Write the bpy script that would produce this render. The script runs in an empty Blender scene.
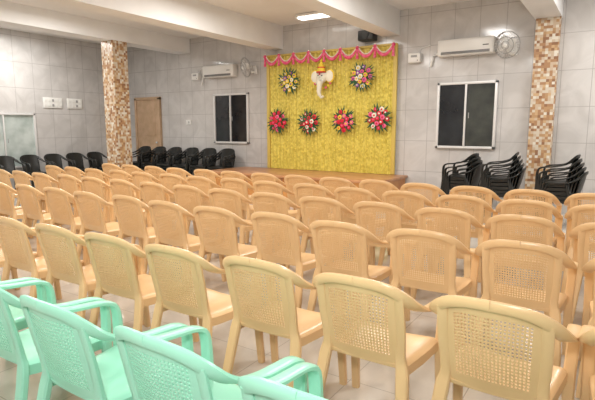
import bpy, bmesh, math, random
from mathutils import Vector, Matrix
random.seed(7)
R=math.radians
scene=bpy.context.scene
try: scene.view_settings.view_transform='Standard'
except Exception: pass

# ---------------- materials ----------------
def mat(name,col,rough=.5,metal=0,emit=0,coat=0):
    m=bpy.data.materials.new(name); m.use_nodes=True
    b=m.node_tree.nodes['Principled BSDF']
    b.inputs['Base Color'].default_value=(*col,1)
    b.inputs['Roughness'].default_value=rough
    b.inputs['Metallic'].default_value=metal
    if coat: b.inputs['Coat Weight'].default_value=coat
    if emit:
        b.inputs['Emission Color'].default_value=(*col,1); b.inputs['Emission Strength'].default_value=emit
    return m
def noisy(m,c1,c2,scale=5,detail=4,bump=0):
    nt=m.node_tree; b=nt.nodes['Principled BSDF']
    tc=nt.nodes.new('ShaderNodeTexCoord'); n=nt.nodes.new('ShaderNodeTexNoise')
    n.inputs['Scale'].default_value=scale; n.inputs['Detail'].default_value=detail
    r=nt.nodes.new('ShaderNodeValToRGB'); r.color_ramp.elements[0].position=.35; r.color_ramp.elements[1].position=.65
    r.color_ramp.elements[0].color=(*c1,1); r.color_ramp.elements[1].color=(*c2,1)
    nt.links.new(tc.outputs['Object'],n.inputs['Vector']); nt.links.new(n.outputs['Fac'],r.inputs['Fac'])
    nt.links.new(r.outputs['Color'],b.inputs['Base Color'])
    if bump:
        bp=nt.nodes.new('ShaderNodeBump'); bp.inputs['Strength'].default_value=bump; bp.inputs['Distance'].default_value=.01
        nt.links.new(n.outputs['Fac'],bp.inputs['Height']); nt.links.new(bp.outputs['Normal'],b.inputs['Normal'])
    return m
def tile_mat(name,axes,w,h,c1,c2,cm,rough,mortar=.004):
    m=mat(name,c1,rough); nt=m.node_tree; b=nt.nodes['Principled BSDF']
    tc=nt.nodes.new('ShaderNodeTexCoord'); s=nt.nodes.new('ShaderNodeSeparateXYZ'); c=nt.nodes.new('ShaderNodeCombineXYZ')
    nt.links.new(tc.outputs['Object'],s.inputs[0])
    nt.links.new(s.outputs[axes[0]],c.inputs[0]); nt.links.new(s.outputs[axes[1]],c.inputs[1])
    br=nt.nodes.new('ShaderNodeTexBrick'); br.offset=0; br.squash=1
    br.inputs['Scale'].default_value=1; br.inputs['Brick Width'].default_value=w; br.inputs['Row Height'].default_value=h
    br.inputs['Mortar Size'].default_value=mortar; br.inputs['Mortar'].default_value=(*cm,1)
    nt.links.new(c.outputs[0],br.inputs['Vector'])
    n=nt.nodes.new('ShaderNodeTexNoise'); n.inputs['Scale'].default_value=2.2; n.inputs['Detail'].default_value=8; n.inputs['Distortion'].default_value=1.2
    nt.links.new(tc.outputs['Object'],n.inputs['Vector'])
    r=nt.nodes.new('ShaderNodeValToRGB'); r.color_ramp.elements[0].position=.38; r.color_ramp.elements[1].position=.62
    r.color_ramp.elements[0].color=(*c1,1); r.color_ramp.elements[1].color=(*c2,1)
    nt.links.new(n.outputs['Fac'],r.inputs['Fac'])
    nt.links.new(r.outputs['Color'],br.inputs['Color1']); nt.links.new(r.outputs['Color'],br.inputs['Color2'])
    nt.links.new(br.outputs['Color'],b.inputs['Base Color'])
    return m
def mosaic_mat():
    m=mat('mosaic_tile',(.5,.3,.2),.3); nt=m.node_tree; b=nt.nodes['Principled BSDF']
    tc=nt.nodes.new('ShaderNodeTexCoord')
    a1=nt.nodes.new('ShaderNodeVectorMath'); a1.operation='SCALE'; a1.inputs['Scale'].default_value=22
    nt.links.new(tc.outputs['Object'],a1.inputs[0])
    a2=nt.nodes.new('ShaderNodeVectorMath'); a2.operation='ADD'; a2.inputs[1].default_value=(.313,.317,.311)
    nt.links.new(a1.outputs[0],a2.inputs[0])
    fl=nt.nodes.new('ShaderNodeVectorMath'); fl.operation='FLOOR'; nt.links.new(a2.outputs[0],fl.inputs[0])
    w=nt.nodes.new('ShaderNodeTexWhiteNoise'); w.noise_dimensions='3D'; nt.links.new(fl.outputs[0],w.inputs['Vector'])
    r=nt.nodes.new('ShaderNodeValToRGB'); cr=r.color_ramp; cr.interpolation='CONSTANT'
    cols=[(0,(.56,.44,.32)),(.22,(.40,.22,.11)),(.42,(.62,.55,.45)),(.60,(.46,.28,.14)),(.74,(.28,.14,.07)),(.84,(.56,.38,.21)),(.93,(.7,.66,.58))]
    cr.elements[0].position=0; cr.elements[0].color=(*cols[0][1],1)
    cr.elements[1].position=cols[1][0]; cr.elements[1].color=(*cols[1][1],1)
    for p,c in cols[2:]:
        e=cr.elements.new(p); e.color=(*c,1)
    nt.links.new(w.outputs['Value'],r.inputs['Fac'])
    nt.links.new(r.outputs['Color'],b.inputs['Base Color'])
    return m

M={}
M['wall_y']=tile_mat('wall_tile_y',('X','Z'),.45,.6,(.53,.515,.505),(.615,.60,.59),(.39,.375,.37),.12,.005)
M['wall_x']=tile_mat('wall_tile_x',('Y','Z'),.45,.6,(.53,.515,.505),(.615,.60,.59),(.39,.375,.37),.12,.005)
M['floor']=tile_mat('floor_tile',('X','Y'),.6,.6,(.56,.51,.45),(.64,.59,.52),(.40,.36,.31),.06,.003)
M['ceil']=noisy(mat('ceiling_paint',(.78,.77,.76),.8),(.80,.79,.78),(.85,.84,.83),1.2)
M['beam']=noisy(mat('beam_paint',(.78,.77,.76),.7),(.80,.80,.80),(.86,.86,.86),1.5)
M['mosaic']=mosaic_mat()
M['tan']=noisy(mat('tan_plastic',(.74,.47,.22),.28),(.75,.50,.255),(.79,.54,.29),3)
M['mint']=noisy(mat('mint_plastic',(.36,.78,.58),.28),(.33,.74,.565),(.37,.77,.60),3)
M['black']=mat('black_plastic',(.012,.013,.012),.35)
M['white']=mat('white_plastic',(.82,.82,.80),.35)
M['grey']=mat('grey_plastic',(.35,.35,.35),.4)
M['dark']=mat('dark_gap',(.03,.03,.03),.5)
M['alu']=mat('aluminium_frame',(.75,.75,.75),.35,.2)
M['glass']=noisy(mat('night_glass',(.012,.014,.018),.08),(.008,.009,.012),(.025,.028,.032),2)
M['glass3']=noisy(mat('night_glass_curtained',(.05,.055,.05),.12),(.035,.04,.038),(.07,.075,.065),3)
M['glass2']=noisy(mat('frosted_glass',(.25,.3,.27),.2),(.36,.42,.40),(.56,.62,.6),3)
M['wood']=noisy(mat('door_wood',(.42,.25,.13),.4),(.50,.34,.21),(.60,.42,.28),6)
M['stage']=noisy(mat('stage_wood',(.5,.2,.06),.35),(.50,.2,.06),(.66,.32,.1),4)
M['stage_top']=noisy(mat('stage_carpet',(.4,.2,.1),.35),(.42,.18,.08),(.58,.3,.14),4)
M['gold']=noisy(mat('gold_satin',(.7,.58,.1),.4),(.58,.47,.065),(.84,.71,.155),18,5,.25)
M['goldb']=mat('marigold',(.9,.76,.16),.5)
M['goldd']=mat('dark_gold_trim',(.66,.5,.12),.45)
M['pink']=noisy(mat('pink_satin',(.75,.06,.16),.4),(.72,.04,.15),(.88,.2,.34),20)
M['red']=mat('red_petals',(.7,.01,.04),.5)
M['rose']=mat('pink_petals',(.85,.14,.3),.5)
M['yellow']=mat('yellow_petals',(.9,.65,.05),.5)
M['purple']=mat('purple_petals',(.3,.08,.36),.5)
M['cream']=mat('cream_petals',(.88,.84,.7),.5)
M['green']=mat('leaf_green',(.02,.09,.025),.5)
M['tube']=mat('tube_glow',(1,.98,.93),.4,0,4)

# ---------------- mesh builder ----------------
class MB:
    def __init__(s): s.bm=bmesh.new(); s.mats=[]; s.T=Matrix()
    def mi(s,m):
        if m not in s.mats: s.mats.append(m)
        return s.mats.index(m)
    def _done(s,faces,m):
        i=s.mi(m)
        for f in faces: f.material_index=i
    def verts(s,co): return [s.bm.verts.new(s.T@Vector(c)) for c in co]
    def box(s,c,d,m,rot=None,bev=0):
        Mx=Matrix.Translation(c)@(rot.to_4x4() if rot else Matrix())
        r=bmesh.ops.create_cube(s.bm,size=1,matrix=s.T@Mx@Matrix.Diagonal((*d,1)))
        vs=set(r['verts']); fs=list({f for v in vs for f in v.link_faces})
        s._done(fs,m)
        if bev:
            es=list({e for v in vs for e in v.link_edges})
            o=bmesh.ops.bevel(s.bm,geom=es,offset=bev,segments=3,affect='EDGES',profile=.5)
            s._done(o['faces'],m)
    def sph(s,c,r,m,sc=(1,1,1),sub=2,rot=None):
        Mx=Matrix.Translation(c)@(rot.to_4x4() if rot else Matrix())
        o=bmesh.ops.create_icosphere(s.bm,subdivisions=sub,radius=r,matrix=s.T@Mx@Matrix.Diagonal((*sc,1)))
        s._done({f for v in o['verts'] for f in v.link_faces},m)
    def tube(s,pts,rad,m,n=8,closed=False):
        pts=[Vector(p) for p in pts]; rings=[]; N=len(pts)
        for i,p in enumerate(pts):
            if closed: t=pts[(i+1)%N]-pts[i-1]
            else: t=pts[min(i+1,N-1)]-pts[max(i-1,0)]
            t.normalize(); up=Vector((0,0,1)) if abs(t.z)<.9 else Vector((0,1,0))
            a=t.cross(up).normalized(); b=t.cross(a)
            r=rad[i] if isinstance(rad,(list,tuple)) else rad
            rings.append(s.verts([p+a*r*math.cos(2*math.pi*k/n)+b*r*math.sin(2*math.pi*k/n) for k in range(n)]))
        fs=[]
        rng=range(N if closed else N-1)
        for i in rng:
            A=rings[i];B=rings[(i+1)%N]
            for k in range(n): fs.append(s.bm.faces.new((A[k],A[(k+1)%n],B[(k+1)%n],B[k])))
        if not closed: fs+= [s.bm.faces.new(rings[0][::-1]),s.bm.faces.new(rings[-1])]
        s._done(fs,m)
    def loft(s,keys,m,per=4,n=10,mirror=False):
        P=[(Vector(k[0]),Vector(k[1]).normalized(),k[2],k[3]) for k in keys]
        out=[]
        def cr(a,b,c,d,t): return .5*((2*b)+(c-a)*t+(2*a-5*b+4*c-d)*t*t+(3*b-a-3*c+d)*t**3)
        for i in range(len(P)-1):
            a=P[max(i-1,0)];b=P[i];c=P[i+1];d=P[min(i+2,len(P)-1)]
            for j in range(per):
                t=j/per
                out.append((cr(a[0],b[0],c[0],d[0],t),b[1].lerp(c[1],t),b[2]+(c[2]-b[2])*t,b[3]+(c[3]-b[3])*t))
        out.append(P[-1])
        for sx in ((1,-1) if mirror else (1,)):
            rings=[]
            for i,o in enumerate(out):
                t=(out[min(i+1,len(out)-1)][0]-out[max(i-1,0)][0]).normalized()
                a=(o[1]-t*o[1].dot(t)).normalized(); b=t.cross(a)
                ring=[]
                for k in range(n):
                    an=2*math.pi*(k+.5)/n; ca,sa=math.cos(an),math.sin(an)
                    p=o[0]+a*o[2]*math.copysign(abs(ca)**.6,ca)+b*o[3]*math.copysign(abs(sa)**.6,sa)
                    ring.append((p.x*sx,p.y,p.z))
                rings.append(s.verts(ring))
            fs=[]
            for A,B in zip(rings,rings[1:]):
                for k in range(n):
                    q=(A[k],A[(k+1)%n],B[(k+1)%n],B[k]); fs.append(s.bm.faces.new(q if sx>0 else q[::-1]))
            fs+=[s.bm.faces.new(rings[0]),s.bm.faces.new(rings[-1][::-1])]
            s._done(fs,m)
    def grid(s,nu,nv,fn,m,thick=0,hole=None,inset=.3,back=None):
        off=Vector(back) if back else Vector((0,0,-1))
        layers=[]
        for L in range(2 if thick else 1):
            d=off*thick*L
            layers.append([s.verts([Vector(fn(i/nu,j/nv))+d for i in range(nu+1)]) for j in range(nv+1)])
        fs=[]; nf=s.bm.faces.new
        inner=[{} for _ in layers]
        for L,V in enumerate(layers):
            for j in range(nv):
                for i in range(nu):
                    q=[V[j][i],V[j][i+1],V[j+1][i+1],V[j+1][i]]
                    if hole and hole(i,j):
                        c=sum((v.co for v in q),Vector())/4
                        iv=[s.bm.verts.new(v.co.lerp(c,inset)) for v in q]
                        inner[L][(i,j)]=iv
                        for k in range(4):
                            f=(q[k],q[(k+1)%4],iv[(k+1)%4],iv[k]); fs.append(nf(f if L==0 else f[::-1]))
                    else: fs.append(nf(q if L==0 else q[::-1]))
        if thick:
            A,B=layers
            for key,iv in inner[0].items():
                jv=inner[1][key]
                for k in range(4): fs.append(nf((iv[k],iv[(k+1)%4],jv[(k+1)%4],jv[k])))
            rim=[(0,i) for i in range(nu)]+[(j,nu) for j in range(nv)]+[(nv,i) for i in range(nu,0,-1)]+[(j,0) for j in range(nv,0,-1)]
            for k in range(len(rim)):
                p=rim[k];q=rim[(k+1)%len(rim)]
                fs.append(nf((A[q[0]][q[1]],A[p[0]][p[1]],B[p[0]][p[1]],B[q[0]][q[1]])))
        s._done(fs,m)
    def mesh(s,name,smooth=True,recalc=True):
        if recalc: bmesh.ops.recalc_face_normals(s.bm,faces=s.bm.faces)
        me=bpy.data.meshes.new(name); s.bm.to_mesh(me); s.bm.free()
        for m in s.mats: me.materials.append(m)
        if smooth:
            for p in me.polygons: p.use_smooth=True
            try: me.set_sharp_from_angle(angle=R(38))
            except Exception: pass
        return me
    def obj(s,name,loc=(0,0,0),rz=0,**k):
        return put(name,s.mesh(name,**k),loc,rz)
def put(name,me,loc=(0,0,0),rz=0):
    o=bpy.data.objects.new(name,me); o.location=loc; o.rotation_euler=(0,0,rz); scene.collection.objects.link(o); return o

# ---------------- room ----------------
XL,XR,YB,YF,ZC=-12.1,3.2,9.45,-2.5,3.72
YW=YB-.002
def simple(name,lo,hi,m):
    b=MB(); lo=Vector(lo);hi=Vector(hi); b.box((lo+hi)/2,hi-lo,m); return b.obj(name,smooth=False)
simple('floor',(XL-.2,YF-.2,-.12),(XR+.2,YB+.2,0),M['floor'])
simple('ceiling',(XL-.2,YF-.2,ZC),(XR+.2,YB+.2,ZC+.12),M['ceil'])
simple('wall_back',(XL,YB,0),(XR,YB+.2,ZC),M['wall_y'])
simple('wall_front',(XL,YF-.2,0),(XR,YF,ZC),M['wall_y'])
simple('wall_left',(XL-.2,YF-.2,0),(XL,YB+.2,ZC),M['wall_x'])
simple('wall_right',(XR,YF-.2,0),(XR+.2,YB+.2,ZC),M['wall_x'])
for n,x0,x1,zb in (('a',-9.9,-9.48,3.36),('b',-6.95,-6.55,3.22),('c',-4.12,-3.77,3.25),('d',-1.34,-.94,3.25),('e',1.5,1.9,3.25)):
    simple('ceiling_beam_'+n,(x0,YF,zb),(x1,YB,ZC),M['beam'])
simple('mosaic_column',(-9.87,7.1,0),(-9.48,7.49,3.36),M['mosaic'])
simple('mosaic_pilaster',(-1.32,YB-.14,0),(-.95,YW,3.25),M['mosaic'])

def window(name,w,h,g,g2=None):
    b=MB(); t=.045
    b.box((0,-.02,0),(w-.02,.012,h-.02),g)
    if g2: b.box((w/4,-.03,0),(w/2-.03,.008,h-.06),g2)
    for sx in (-1,1): b.box((sx*(w/2-t/2),-.03,0),(t,.06,h),M['alu'],bev=.004)
    for sz in (-1,1): b.box((0,-.03,sz*(h/2-t/2)),(w,.06,t),M['alu'],bev=.004)
    b.box((-.01,-.035,0),(.035,.05,h-.06),M['alu'],bev=.004)
    for k in range(1,3):
        b.box((0,-.015,-h/2+h*k/3),(w-.06,.004,.012),M['grey'])
    b.box((.06,-.065,0),(.015,.012,.1),M['grey'])
    return b.mesh(name)
put('window_1',window('window_1',1.08,1.22,M['glass'],M['glass3']),((-2.96-1.88)/2,YW,1.68))
put('window_2',window('window_2',1.11,1.22,M['glass']),((-8.66-7.55)/2,YW,1.68))
o=put('window_3',window('window_3',1.5,1.3,M['glass2']),(XL+.002,5.95,1.15)); o.rotation_euler=(0,0,R(90))

b=MB()
b.box((0,-.03,1.12),(.9,.04,2.2),M['wood'],bev=.004)
for sx in (-1,1): b.box((sx*.48,-.04,1.14),(.08,.08,2.28),M['wood'],bev=.005)
b.box((0,-.04,2.26),(1.04,.08,.08),M['wood'],bev=.005)
for z in (.6,1.6): b.box((0,-.053,z),(.62,.012,.75),M['wood'],bev=.005)
b.sph((.36,-.08,1.05),.03,M['alu'])
b.obj('door_1',(-11.15,YW,0))

# ---------------- stage ----------------
b=MB()
b.box((-5.6,8.72,.23),(4.1,1.4,.46),M['stage'])
b.box((-5.6,8.70,.485),(4.2,1.46,.05),M['stage_top'],bev=.01)
for i in range(5): b.box((-7.4+i*.9,8.015,.23),(.05,.02,.44),M['stage_top'])
b.box((-5.6,8.012,.03),(4.1,.02,.06),M['stage_top'])
b.obj('stage_platform')
CX0,CX1,CZ0,CZ1=-6.90,-3.80,.515,3.07; CY=9.36
b=MB()
def cf(u,v):
    x=CX0+(CX1-CX0)*u
    return (x, CY+.016*math.sin(u*2*math.pi*34)+.008*math.sin(u*2*math.pi*13+v*2), CZ0+(CZ1-CZ0)*v)
b.grid(340,12,cf,M['gold'],thick=.004,back=(0,1,0))
b.box(((CX0+CX1)/2,CY,CZ1+.0),(CX1-CX0+.06,.05,.05),M['goldd'],bev=.01)
for x in (CX0,CX1):
    b.box((x,CY,(CZ0+CZ1)/2),(.08,.06,CZ1-CZ0),M['goldd'],bev=.01)
b.obj('stage_curtain')
b=MB()
for i in range(27):
    x=CX0+.1+i*(CX1-CX0-.2)/26; top=CZ1-.25-.05*(i%2); L=2.15+.12*math.sin(i*1.3)
    n=26
    for k in range(n):
        b.sph((x+.01*math.sin(k),CY-.055,top-L*k/n),.012 if k%3 else .019,M['goldb'],sub=1)
b.obj('hanging_marigold_strings')
b=MB(); ns=8
for i in range(ns):
    xa=CX0+(CX1-CX0)*i/ns; xb=CX0+(CX1-CX0)*(i+1)/ns
    pts=[];rad=[]
    for k in range(13):
        t=k/12; pts.append((xa+(xb-xa)*t,CY-.13,CZ1-.02-.72*t*(1-t))); rad.append(.012+.085*t*(1-t))
    b.tube(pts,rad,M['pink'],8)
    pts=[(p[0],p[1]+.0,p[2]+.05) for p in pts]; b.tube(pts,.010,M['cream'],6)
for i in range(ns+1):
    xa=CX0+(CX1-CX0)*i/ns
    b.sph((xa,CY-.13,CZ1-.02),.04,M['pink'])
    b.tube([(xa,CY-.13,CZ1-.03),(xa,CY-.13,CZ1-.12),(xa,CY-.13,CZ1-.24)],[.012,.024,.034],M['pink'],8)
b.obj('pink_swag_garland')

def bouquet(cols,seed):
    rnd=random.Random(seed); b=MB()
    for k in range(22):
        a=2*math.pi*k/22+rnd.uniform(-.1,.1); L=rnd.uniform(.27,.34); w=.03
        d=Vector((math.cos(a),0,math.sin(a))); s_=Vector((-math.sin(a),0,math.cos(a)))
        y=-.03-rnd.uniform(0,.03)
        vs=b.verts([d*.05+Vector((0,y,0)),d*L*.6+s_*w+Vector((0,y-.02,0)),d*L+Vector((0,y,0)),d*L*.6-s_*w+Vector((0,y-.02,0))])
        b._done([b.bm.faces.new(vs)],M['green'])
    b.sph((0,-.05,0),.13,M['green'],(1,.35,1))
    def flower(c,r,m,m2):
        for k in range(7):
            a=2*math.pi*k/7
            b.sph((c[0]+r*.55*math.cos(a),c[1],c[2]+r*.55*math.sin(a)),r*.5,m,(1,.6,1),sub=1)
        b.sph((c[0],c[1]-r*.25,c[2]),r*.42,m2,sub=1)
    for ring,(n,rr) in enumerate(((1,0),(6,.1),(9,.19))):
        for k in range(n):
            a=2*math.pi*k/max(n,1)+ring*.3+rnd.uniform(-.1,.1)
            c=cols[(k+ring)%len(cols)]
            flower((rr*math.cos(a),-.11+.03*ring,rr*math.sin(a)),rnd.uniform(.044,.056),M[c],M[cols[(k+ring+1)%len(cols)]] )
    return b
for i,(x,z,cols) in enumerate(((-6.25,2.47,['yellow','cream','yellow','purple']),(-4.47,2.48,['cream','yellow','rose','purple']),
      (-6.56,1.60,['red','red','rose']),(-5.73,1.57,['red','cream','red','green']),(-4.87,1.60,['red','red','rose','yellow']),(-4.08,1.64,['red','rose','red','cream']))):
    bouquet(cols,i).obj('flower_bouquet',(x,CY-.08,z))
b=MB()
b.sph((0,-.08,.02),.13,M['cream'],(1,.6,1.05))
for sx in (-1,1):
    b.sph((sx*.18,-.05,.03),.12,M['yellow'],(.95,.25,1.2)); b.sph((sx*.175,-.07,.03),.1,M['cream'],(.95,.25,1.2))
    b.sph((sx*.045,-.155,.04),.014,M['dark'])
    b.tube([(sx*.05,-.14,-.06),(sx*.07,-.18,-.1),(sx*.085,-.19,-.13)],[.014,.01,.004],M['white'],6)
b.tube([(0,-.12,0),(0,-.17,-.08),(.0,-.17,-.18),(-.02,-.16,-.28),(-.01,-.15,-.36),(.04,-.15,-.41),(.09,-.15,-.39)],[.07,.066,.057,.048,.04,.032,.022],M['cream'],10)
b.tube([(0,-.1,.1),(0,-.1,.16),(0,-.1,.21),(0,-.1,.27),(0,-.1,.33)],[.09,.085,.07,.05,.015],M['yellow'],12)
b.tube([(0,-.11,.1),(0,-.11,.125)],[.1,.1],M['red'],12)
b.tube([(0,-.1,.2),(0,-.1,.22)],[.08,.08],M['red'],12)
b.sph((0,-.1,.35),.025,M['yellow']); b.sph((0,-.175,.07),.02,M['red'])
for k in range(9):
    a=math.pi+math.pi*k/8; b.sph((.2*math.cos(a),-.04,-.05+.16*math.sin(a)),.03,M['rose' if k%2 else 'yellow'],sub=1)
b.obj('ganesha_idol',(-5.38,CY-.09,2.50))

def ac():
    b=MB()
    b.box((0,-.1,0),(1.0,.2,.29),M['white'],bev=.03)
    b.box((0,-.203,.03),(.94,.008,.17),M['white'],bev=.003)
    b.box((0,-.19,-.1),(.86,.03,.05),M['grey'],bev=.004)
    for k in range(3): b.box((0,-.207,-.085-.014*k),(.84,.006,.004),M['dark'])
    b.box((.36,-.21,.0),(.1,.004,.015),M['dark'])
    b.tube([(-.48,-.05,-.08),(-.56,-.05,-.08),(-.62,-.05,-.12),(-.66,-.05,-.3)],.022,M['white'])
    return b.mesh('ac')
am=ac()
put('air_conditioner',am,(-2.45,YW,2.90)); put('air_conditioner',am,(-8.38,YW,2.83))
for x,z in ((-3.42,2.78),(-9.22,2.75)):
    b=MB(); b.box((0,-.06,0),(.24,.12,.18),M['white'],bev=.015); b.box((0,-.122,.03),(.12,.004,.04),M['grey'])
    b.sph((.07,-.12,-.05),.012,M['grey']); b.tube([(.05,-.02,.08),(.1,-.02,.18),(.28,-.02,.22)],.008,M['white'],6)
    b.obj('voltage_stabilizer',(x,YW,z))

def fan():
    b=MB(); r=.22
    b.box((0,-.015,-.1),(.12,.03,.2),M['white'],bev=.01)
    b.tube([(0,-.02,-.12),(0,-.12,-.14),(0,-.16,-.06),(0,-.16,0)],.022,M['white'])
    b.sph((0,-.18,0),.07,M['white'],(1,1.3,1))
    for yy,rr in ((-.26,r),(-.235,r*.98),(-.31,r*.62),(-.325,r*.3)):
        b.tube([(rr*math.cos(a*2*math.pi/32),yy,rr*math.sin(a*2*math.pi/32)) for a in range(32)],.006,M['grey'],5,closed=True)
    for k in range(28):
        a=2*math.pi*k/28; c,s_=math.cos(a),math.sin(a)
        b.tube([(.05*c,-.335,.05*s_),(r*.6*c,-.312,r*.6*s_),(r*c,-.26,r*s_),(r*.7*c,-.2,r*.7*s_),(.06*c,-.19,.06*s_)],.0025,M['alu'],4)
    b.sph((0,-.335,0),.045,M['white'],(1,.3,1))
    for k in range(4):
        a=k*math.pi/2+.4
        rot=Matrix.Rotation(-a,3,'Y')@Matrix.Rotation(R(20),3,'X')
        b.sph(rot@Vector((.1,0,0))+Vector((0,-.265,0)),.085,M['white'],(1,.06,.6),rot=rot)
    return b.mesh('fan')
fm=fan()
put('wall_fan',fm,(-1.66,YB-.05,2.90)).rotation_euler=(R(12),0,R(-15))
put('wall_fan',fm,(-7.32,YB-.05,2.90)).rotation_euler=(R(12),0,R(-25))

b=MB(); b.box((0,-.12,0),(.34,.22,.2),M['black'],bev=.02); b.tube([(0,-.23,0),(0,-.25,0)],[.07,.07],M['dark'],16)
b.box((0,-.02,.05),(.08,.04,.16),M['grey']); b.obj('loudspeaker',(-4.4,YW,3.28))
def tl():
    b=MB(); b.box((0,0,-.03),(1.25,.30,.05),M['white'],bev=.01)
    for y in (-.08,0,.08):
        b.tube([(-.58,y,-.075),(.58,y,-.075)],.016,M['tube'],10)
    for x in (-.6,.6): b.box((x,0,-.07),(.03,.28,.05),M['white'],bev=.005)
    return b.mesh('tl')
tm=tl()
LP=[(-5.3,6.2,66),(-8.2,5.5,66),(-11,6,66),(-2.5,6.5,66),(-5.4,2.6,62),(.3,4,60),(-2.5,1.0,50),(-8.2,1.5,60),(.3,8,66),(.2,-1.3,34),(-3.0,-1.5,34),(-5.6,-1.3,34)]  # last trio, behind the camera, is added to brighten the chair backs
put('ceiling_tube_light',tm,(-5.05,8.75,ZC-.001),0)
for x,y,e in LP[1:]: put('ceiling_tube_light',tm,(x,y,ZC-.001),R(90))  # added lamps behind the camera get fixtures too
def sw(w):
    b=MB(); b.box((.012,0,0),(.024,w,.26),M['white'],bev=.006)
    n=int(w/.09)
    for r_ in (-.06,.06):
        for k in range(n): b.box((.028,-w/2+.05+k*(w-.1)/max(n-1,1),r_),(.01,.05,.06),M['grey' if k%3==2 else 'white'],bev=.003)
    return b
sw(.5).obj('switchboard',(XL,7.2,2.08)); sw(.42).obj('switchboard',(XL,7.8,2.08))
b=MB(); b.box((0,-.012,0),(.18,.024,.12),M['white'],bev=.005); b.box((.03,-.026,0),(.04,.01,.05),M['grey']); b.obj('power_socket',(-9.6,YW,1.6))

# ---------------- chairs ----------------
ZS=Matrix.Diagonal((1,1,.985,1))
def chair_into(b,m,holes=True):
    b.loft([((0,-.018,.815),(0,0,1),.022,.010),((.09,-.011,.811),(0,0,1),.022,.010),((.160,.006,.794),(.2,0,1),.024,.011),
        ((.210,.035,.760),(.5,0,.85),.026,.011),((.238,.085,.716),(.85,0,.5),.028,.011),((.249,.16,.682),(1,0,.2),.028,.011),((.25,.25,.660),(1,0,0),.027,.011),
        ((.248,.34,.65),(1,0,0),.027,.011),((.246,.42,.638),(1,0,0),.027,.012),((.243,.468,.602),(1,0,0),.027,.015),
        ((.240,.478,.50),(1,0,0),.026,.019),((.236,.475,.38),(1,0,0),.026,.022),((.238,.49,.2),(1,0,0),.024,.021),((.241,.51,0),(1,0,0),.021,.019)],m,per=3,mirror=True)
    b.loft([((.190,.024,.765),(1,0,.1),.022,.009),((.190,.058,.62),(1,0,0),.021,.011),((.182,.088,.47),(1,0,0),.022,.014),
        ((.194,.085,.39),(1,0,0),.030,.019),((.213,.04,.18),(1,0,0),.028,.019),((.226,.0,0),(1,0,0),.022,.017)],m,per=4,mirror=True)
    nu,nv=(26,26) if holes else (8,8)
    def pf(u,v):
        s_=u*2-1; w=.178+.014*v
        ye=.095-.065*v; yc=.088-.102*v-.012*math.sin(v*math.pi)
        return (s_*w, yc+(ye-yc)*s_*s_, .41+(.400-.042*s_**4)*v)
    hf=(lambda i,j: 3<=i<=22 and 4<=j<=22) if holes else None
    b.grid(nu,nv,pf,m,thick=.005,hole=hf,inset=.44,back=(0,1,0))
    us=[0,.001,.03,.08,.2,.35,.5,.65,.8,.92,.97,.999,1]; dz=[-.055,-.014,-.004,0,-.004,-.010,-.012,-.010,-.004,0,-.004,-.014,-.055]
    vs=[0,.15,.3,.5,.7,.85,.93,.98,1,1.005]; vz=[.008,.0,-.002,-.004,-.002,.002,0,-.008,-.02,-.055]
    def sf(u,v):
        i=round(u*12); j=round(v*9)
        w=.195+.04*min(vs[j],1); return ((us[i]*2-1)*w,.085+.41*vs[j],.425+dz[i]*(1 if j<8 else .3)+vz[j])
    b.grid(12,9,sf,m,thick=.006)
def chair_mesh(name,m,holes=True):
    b=MB(); b.T=ZS; chair_into(b,m,holes); return b.mesh(name)
tan=chair_mesh('tan_chair_mesh',M['tan']); mint=chair_mesh('mint_chair_mesh',M['mint']); blk=chair_mesh('black_chair_mesh',M['black'],False)
rnd=random.Random(3)
rows=[(1.85,.205,-7.6,.545,.03),(2.92,.16,-7.9,.57,.0),(3.86,.60,-8.2,.57,.0),(4.72,.5,-8.2,.565,0),(5.52,1.0,-8.2,.57,0)]
for (Y,x0,x1,sp,sl) in rows:
    x=x0
    while x>x1:
        put('plastic_armchair',tan,(x+rnd.uniform(-.004,.004),Y+sl*x+rnd.uniform(-.03,.03),0),R(rnd.uniform(-1.5,1.5)))
        x-=sp*1.015
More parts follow.
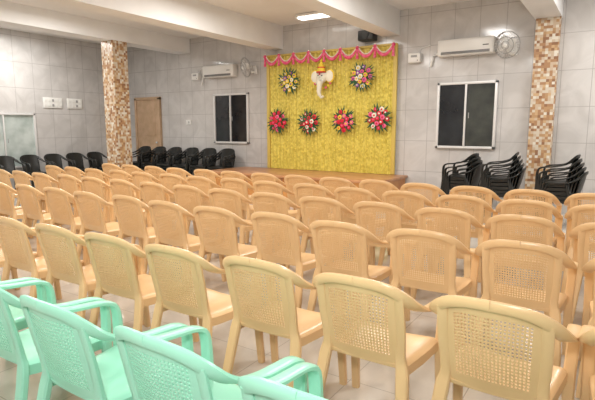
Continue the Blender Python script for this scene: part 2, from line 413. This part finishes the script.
for x in (-.03,-.60,-1.17,-1.74,-2.31,-2.88):
    put('plastic_armchair',mint,(x,.95+rnd.uniform(-.01,.01),0),R(rnd.uniform(-1.5,1.5)))
y=3.4
while y<8.4:
    put('black_plastic_chair',blk,(-11.75,y,0),R(-90+rnd.uniform(-2,2))); y+=.58
def stack(n,dz=.07,dy=.02):
    b=MB()
    for k in range(n):
        b.T=Matrix.Translation((0,dy*k,dz*k)); chair_into(b,M['black'],False)
    return b.mesh('stack')
s2=stack(3,.06,.012)
x=-11.0
while x<-7.9:
    put('black_chair_stack',s2,(x,9.2,0),R(180+rnd.uniform(-2,2))); x+=.6
s4=stack(4,.06,.035); s5=stack(5,.06,.03)
for x,y,s_,a in ((-1.98,8.9,s4,84),(-1.22,8.45,s5,95),(-.36,8.15,s5,86)):
    put('black_chair_stack',s_,(x,y,0),R(a))

# ---------------- lights ----------------
def area(name,loc,sx,sy,e,col=(1,.97,.925),rot=(0,0,0)):
    l=bpy.data.lights.new(name,'AREA'); l.shape='RECTANGLE'; l.size=sx; l.size_y=sy; l.energy=e; l.color=col
    o=bpy.data.objects.new(name,l); o.location=loc; o.rotation_euler=rot; scene.collection.objects.link(o)
for x,y,e in LP: area('tube_lamp',(x,y,ZC-.12),.5,1.2,e)  # includes the added fill lamps behind the camera
fl=bpy.data.lights.new('camera_flash','SPOT'); fl.energy=165; fl.spot_size=R(120); fl.spot_blend=.8; fl.shadow_soft_size=.1; fl.color=(1,.98,.95)
fo=bpy.data.objects.new('camera_flash',fl); fo.location=(.02,-.3,1.95); fo.rotation_euler=(R(92),0,R(30)); scene.collection.objects.link(fo)
w=bpy.data.worlds.new('World'); scene.world=w; w.use_nodes=True
w.node_tree.nodes['Background'].inputs[0].default_value=(.6,.65,.7,1); w.node_tree.nodes['Background'].inputs[1].default_value=.3

c=bpy.data.cameras.new('camera'); c.sensor_width=36; c.lens=36*490/595; c.clip_start=.02
co=bpy.data.objects.new('camera',c); co.location=(0,0,1.45); co.rotation_euler=(R(90-8.36),0,R(33.1)); scene.collection.objects.link(co)
scene.camera=co
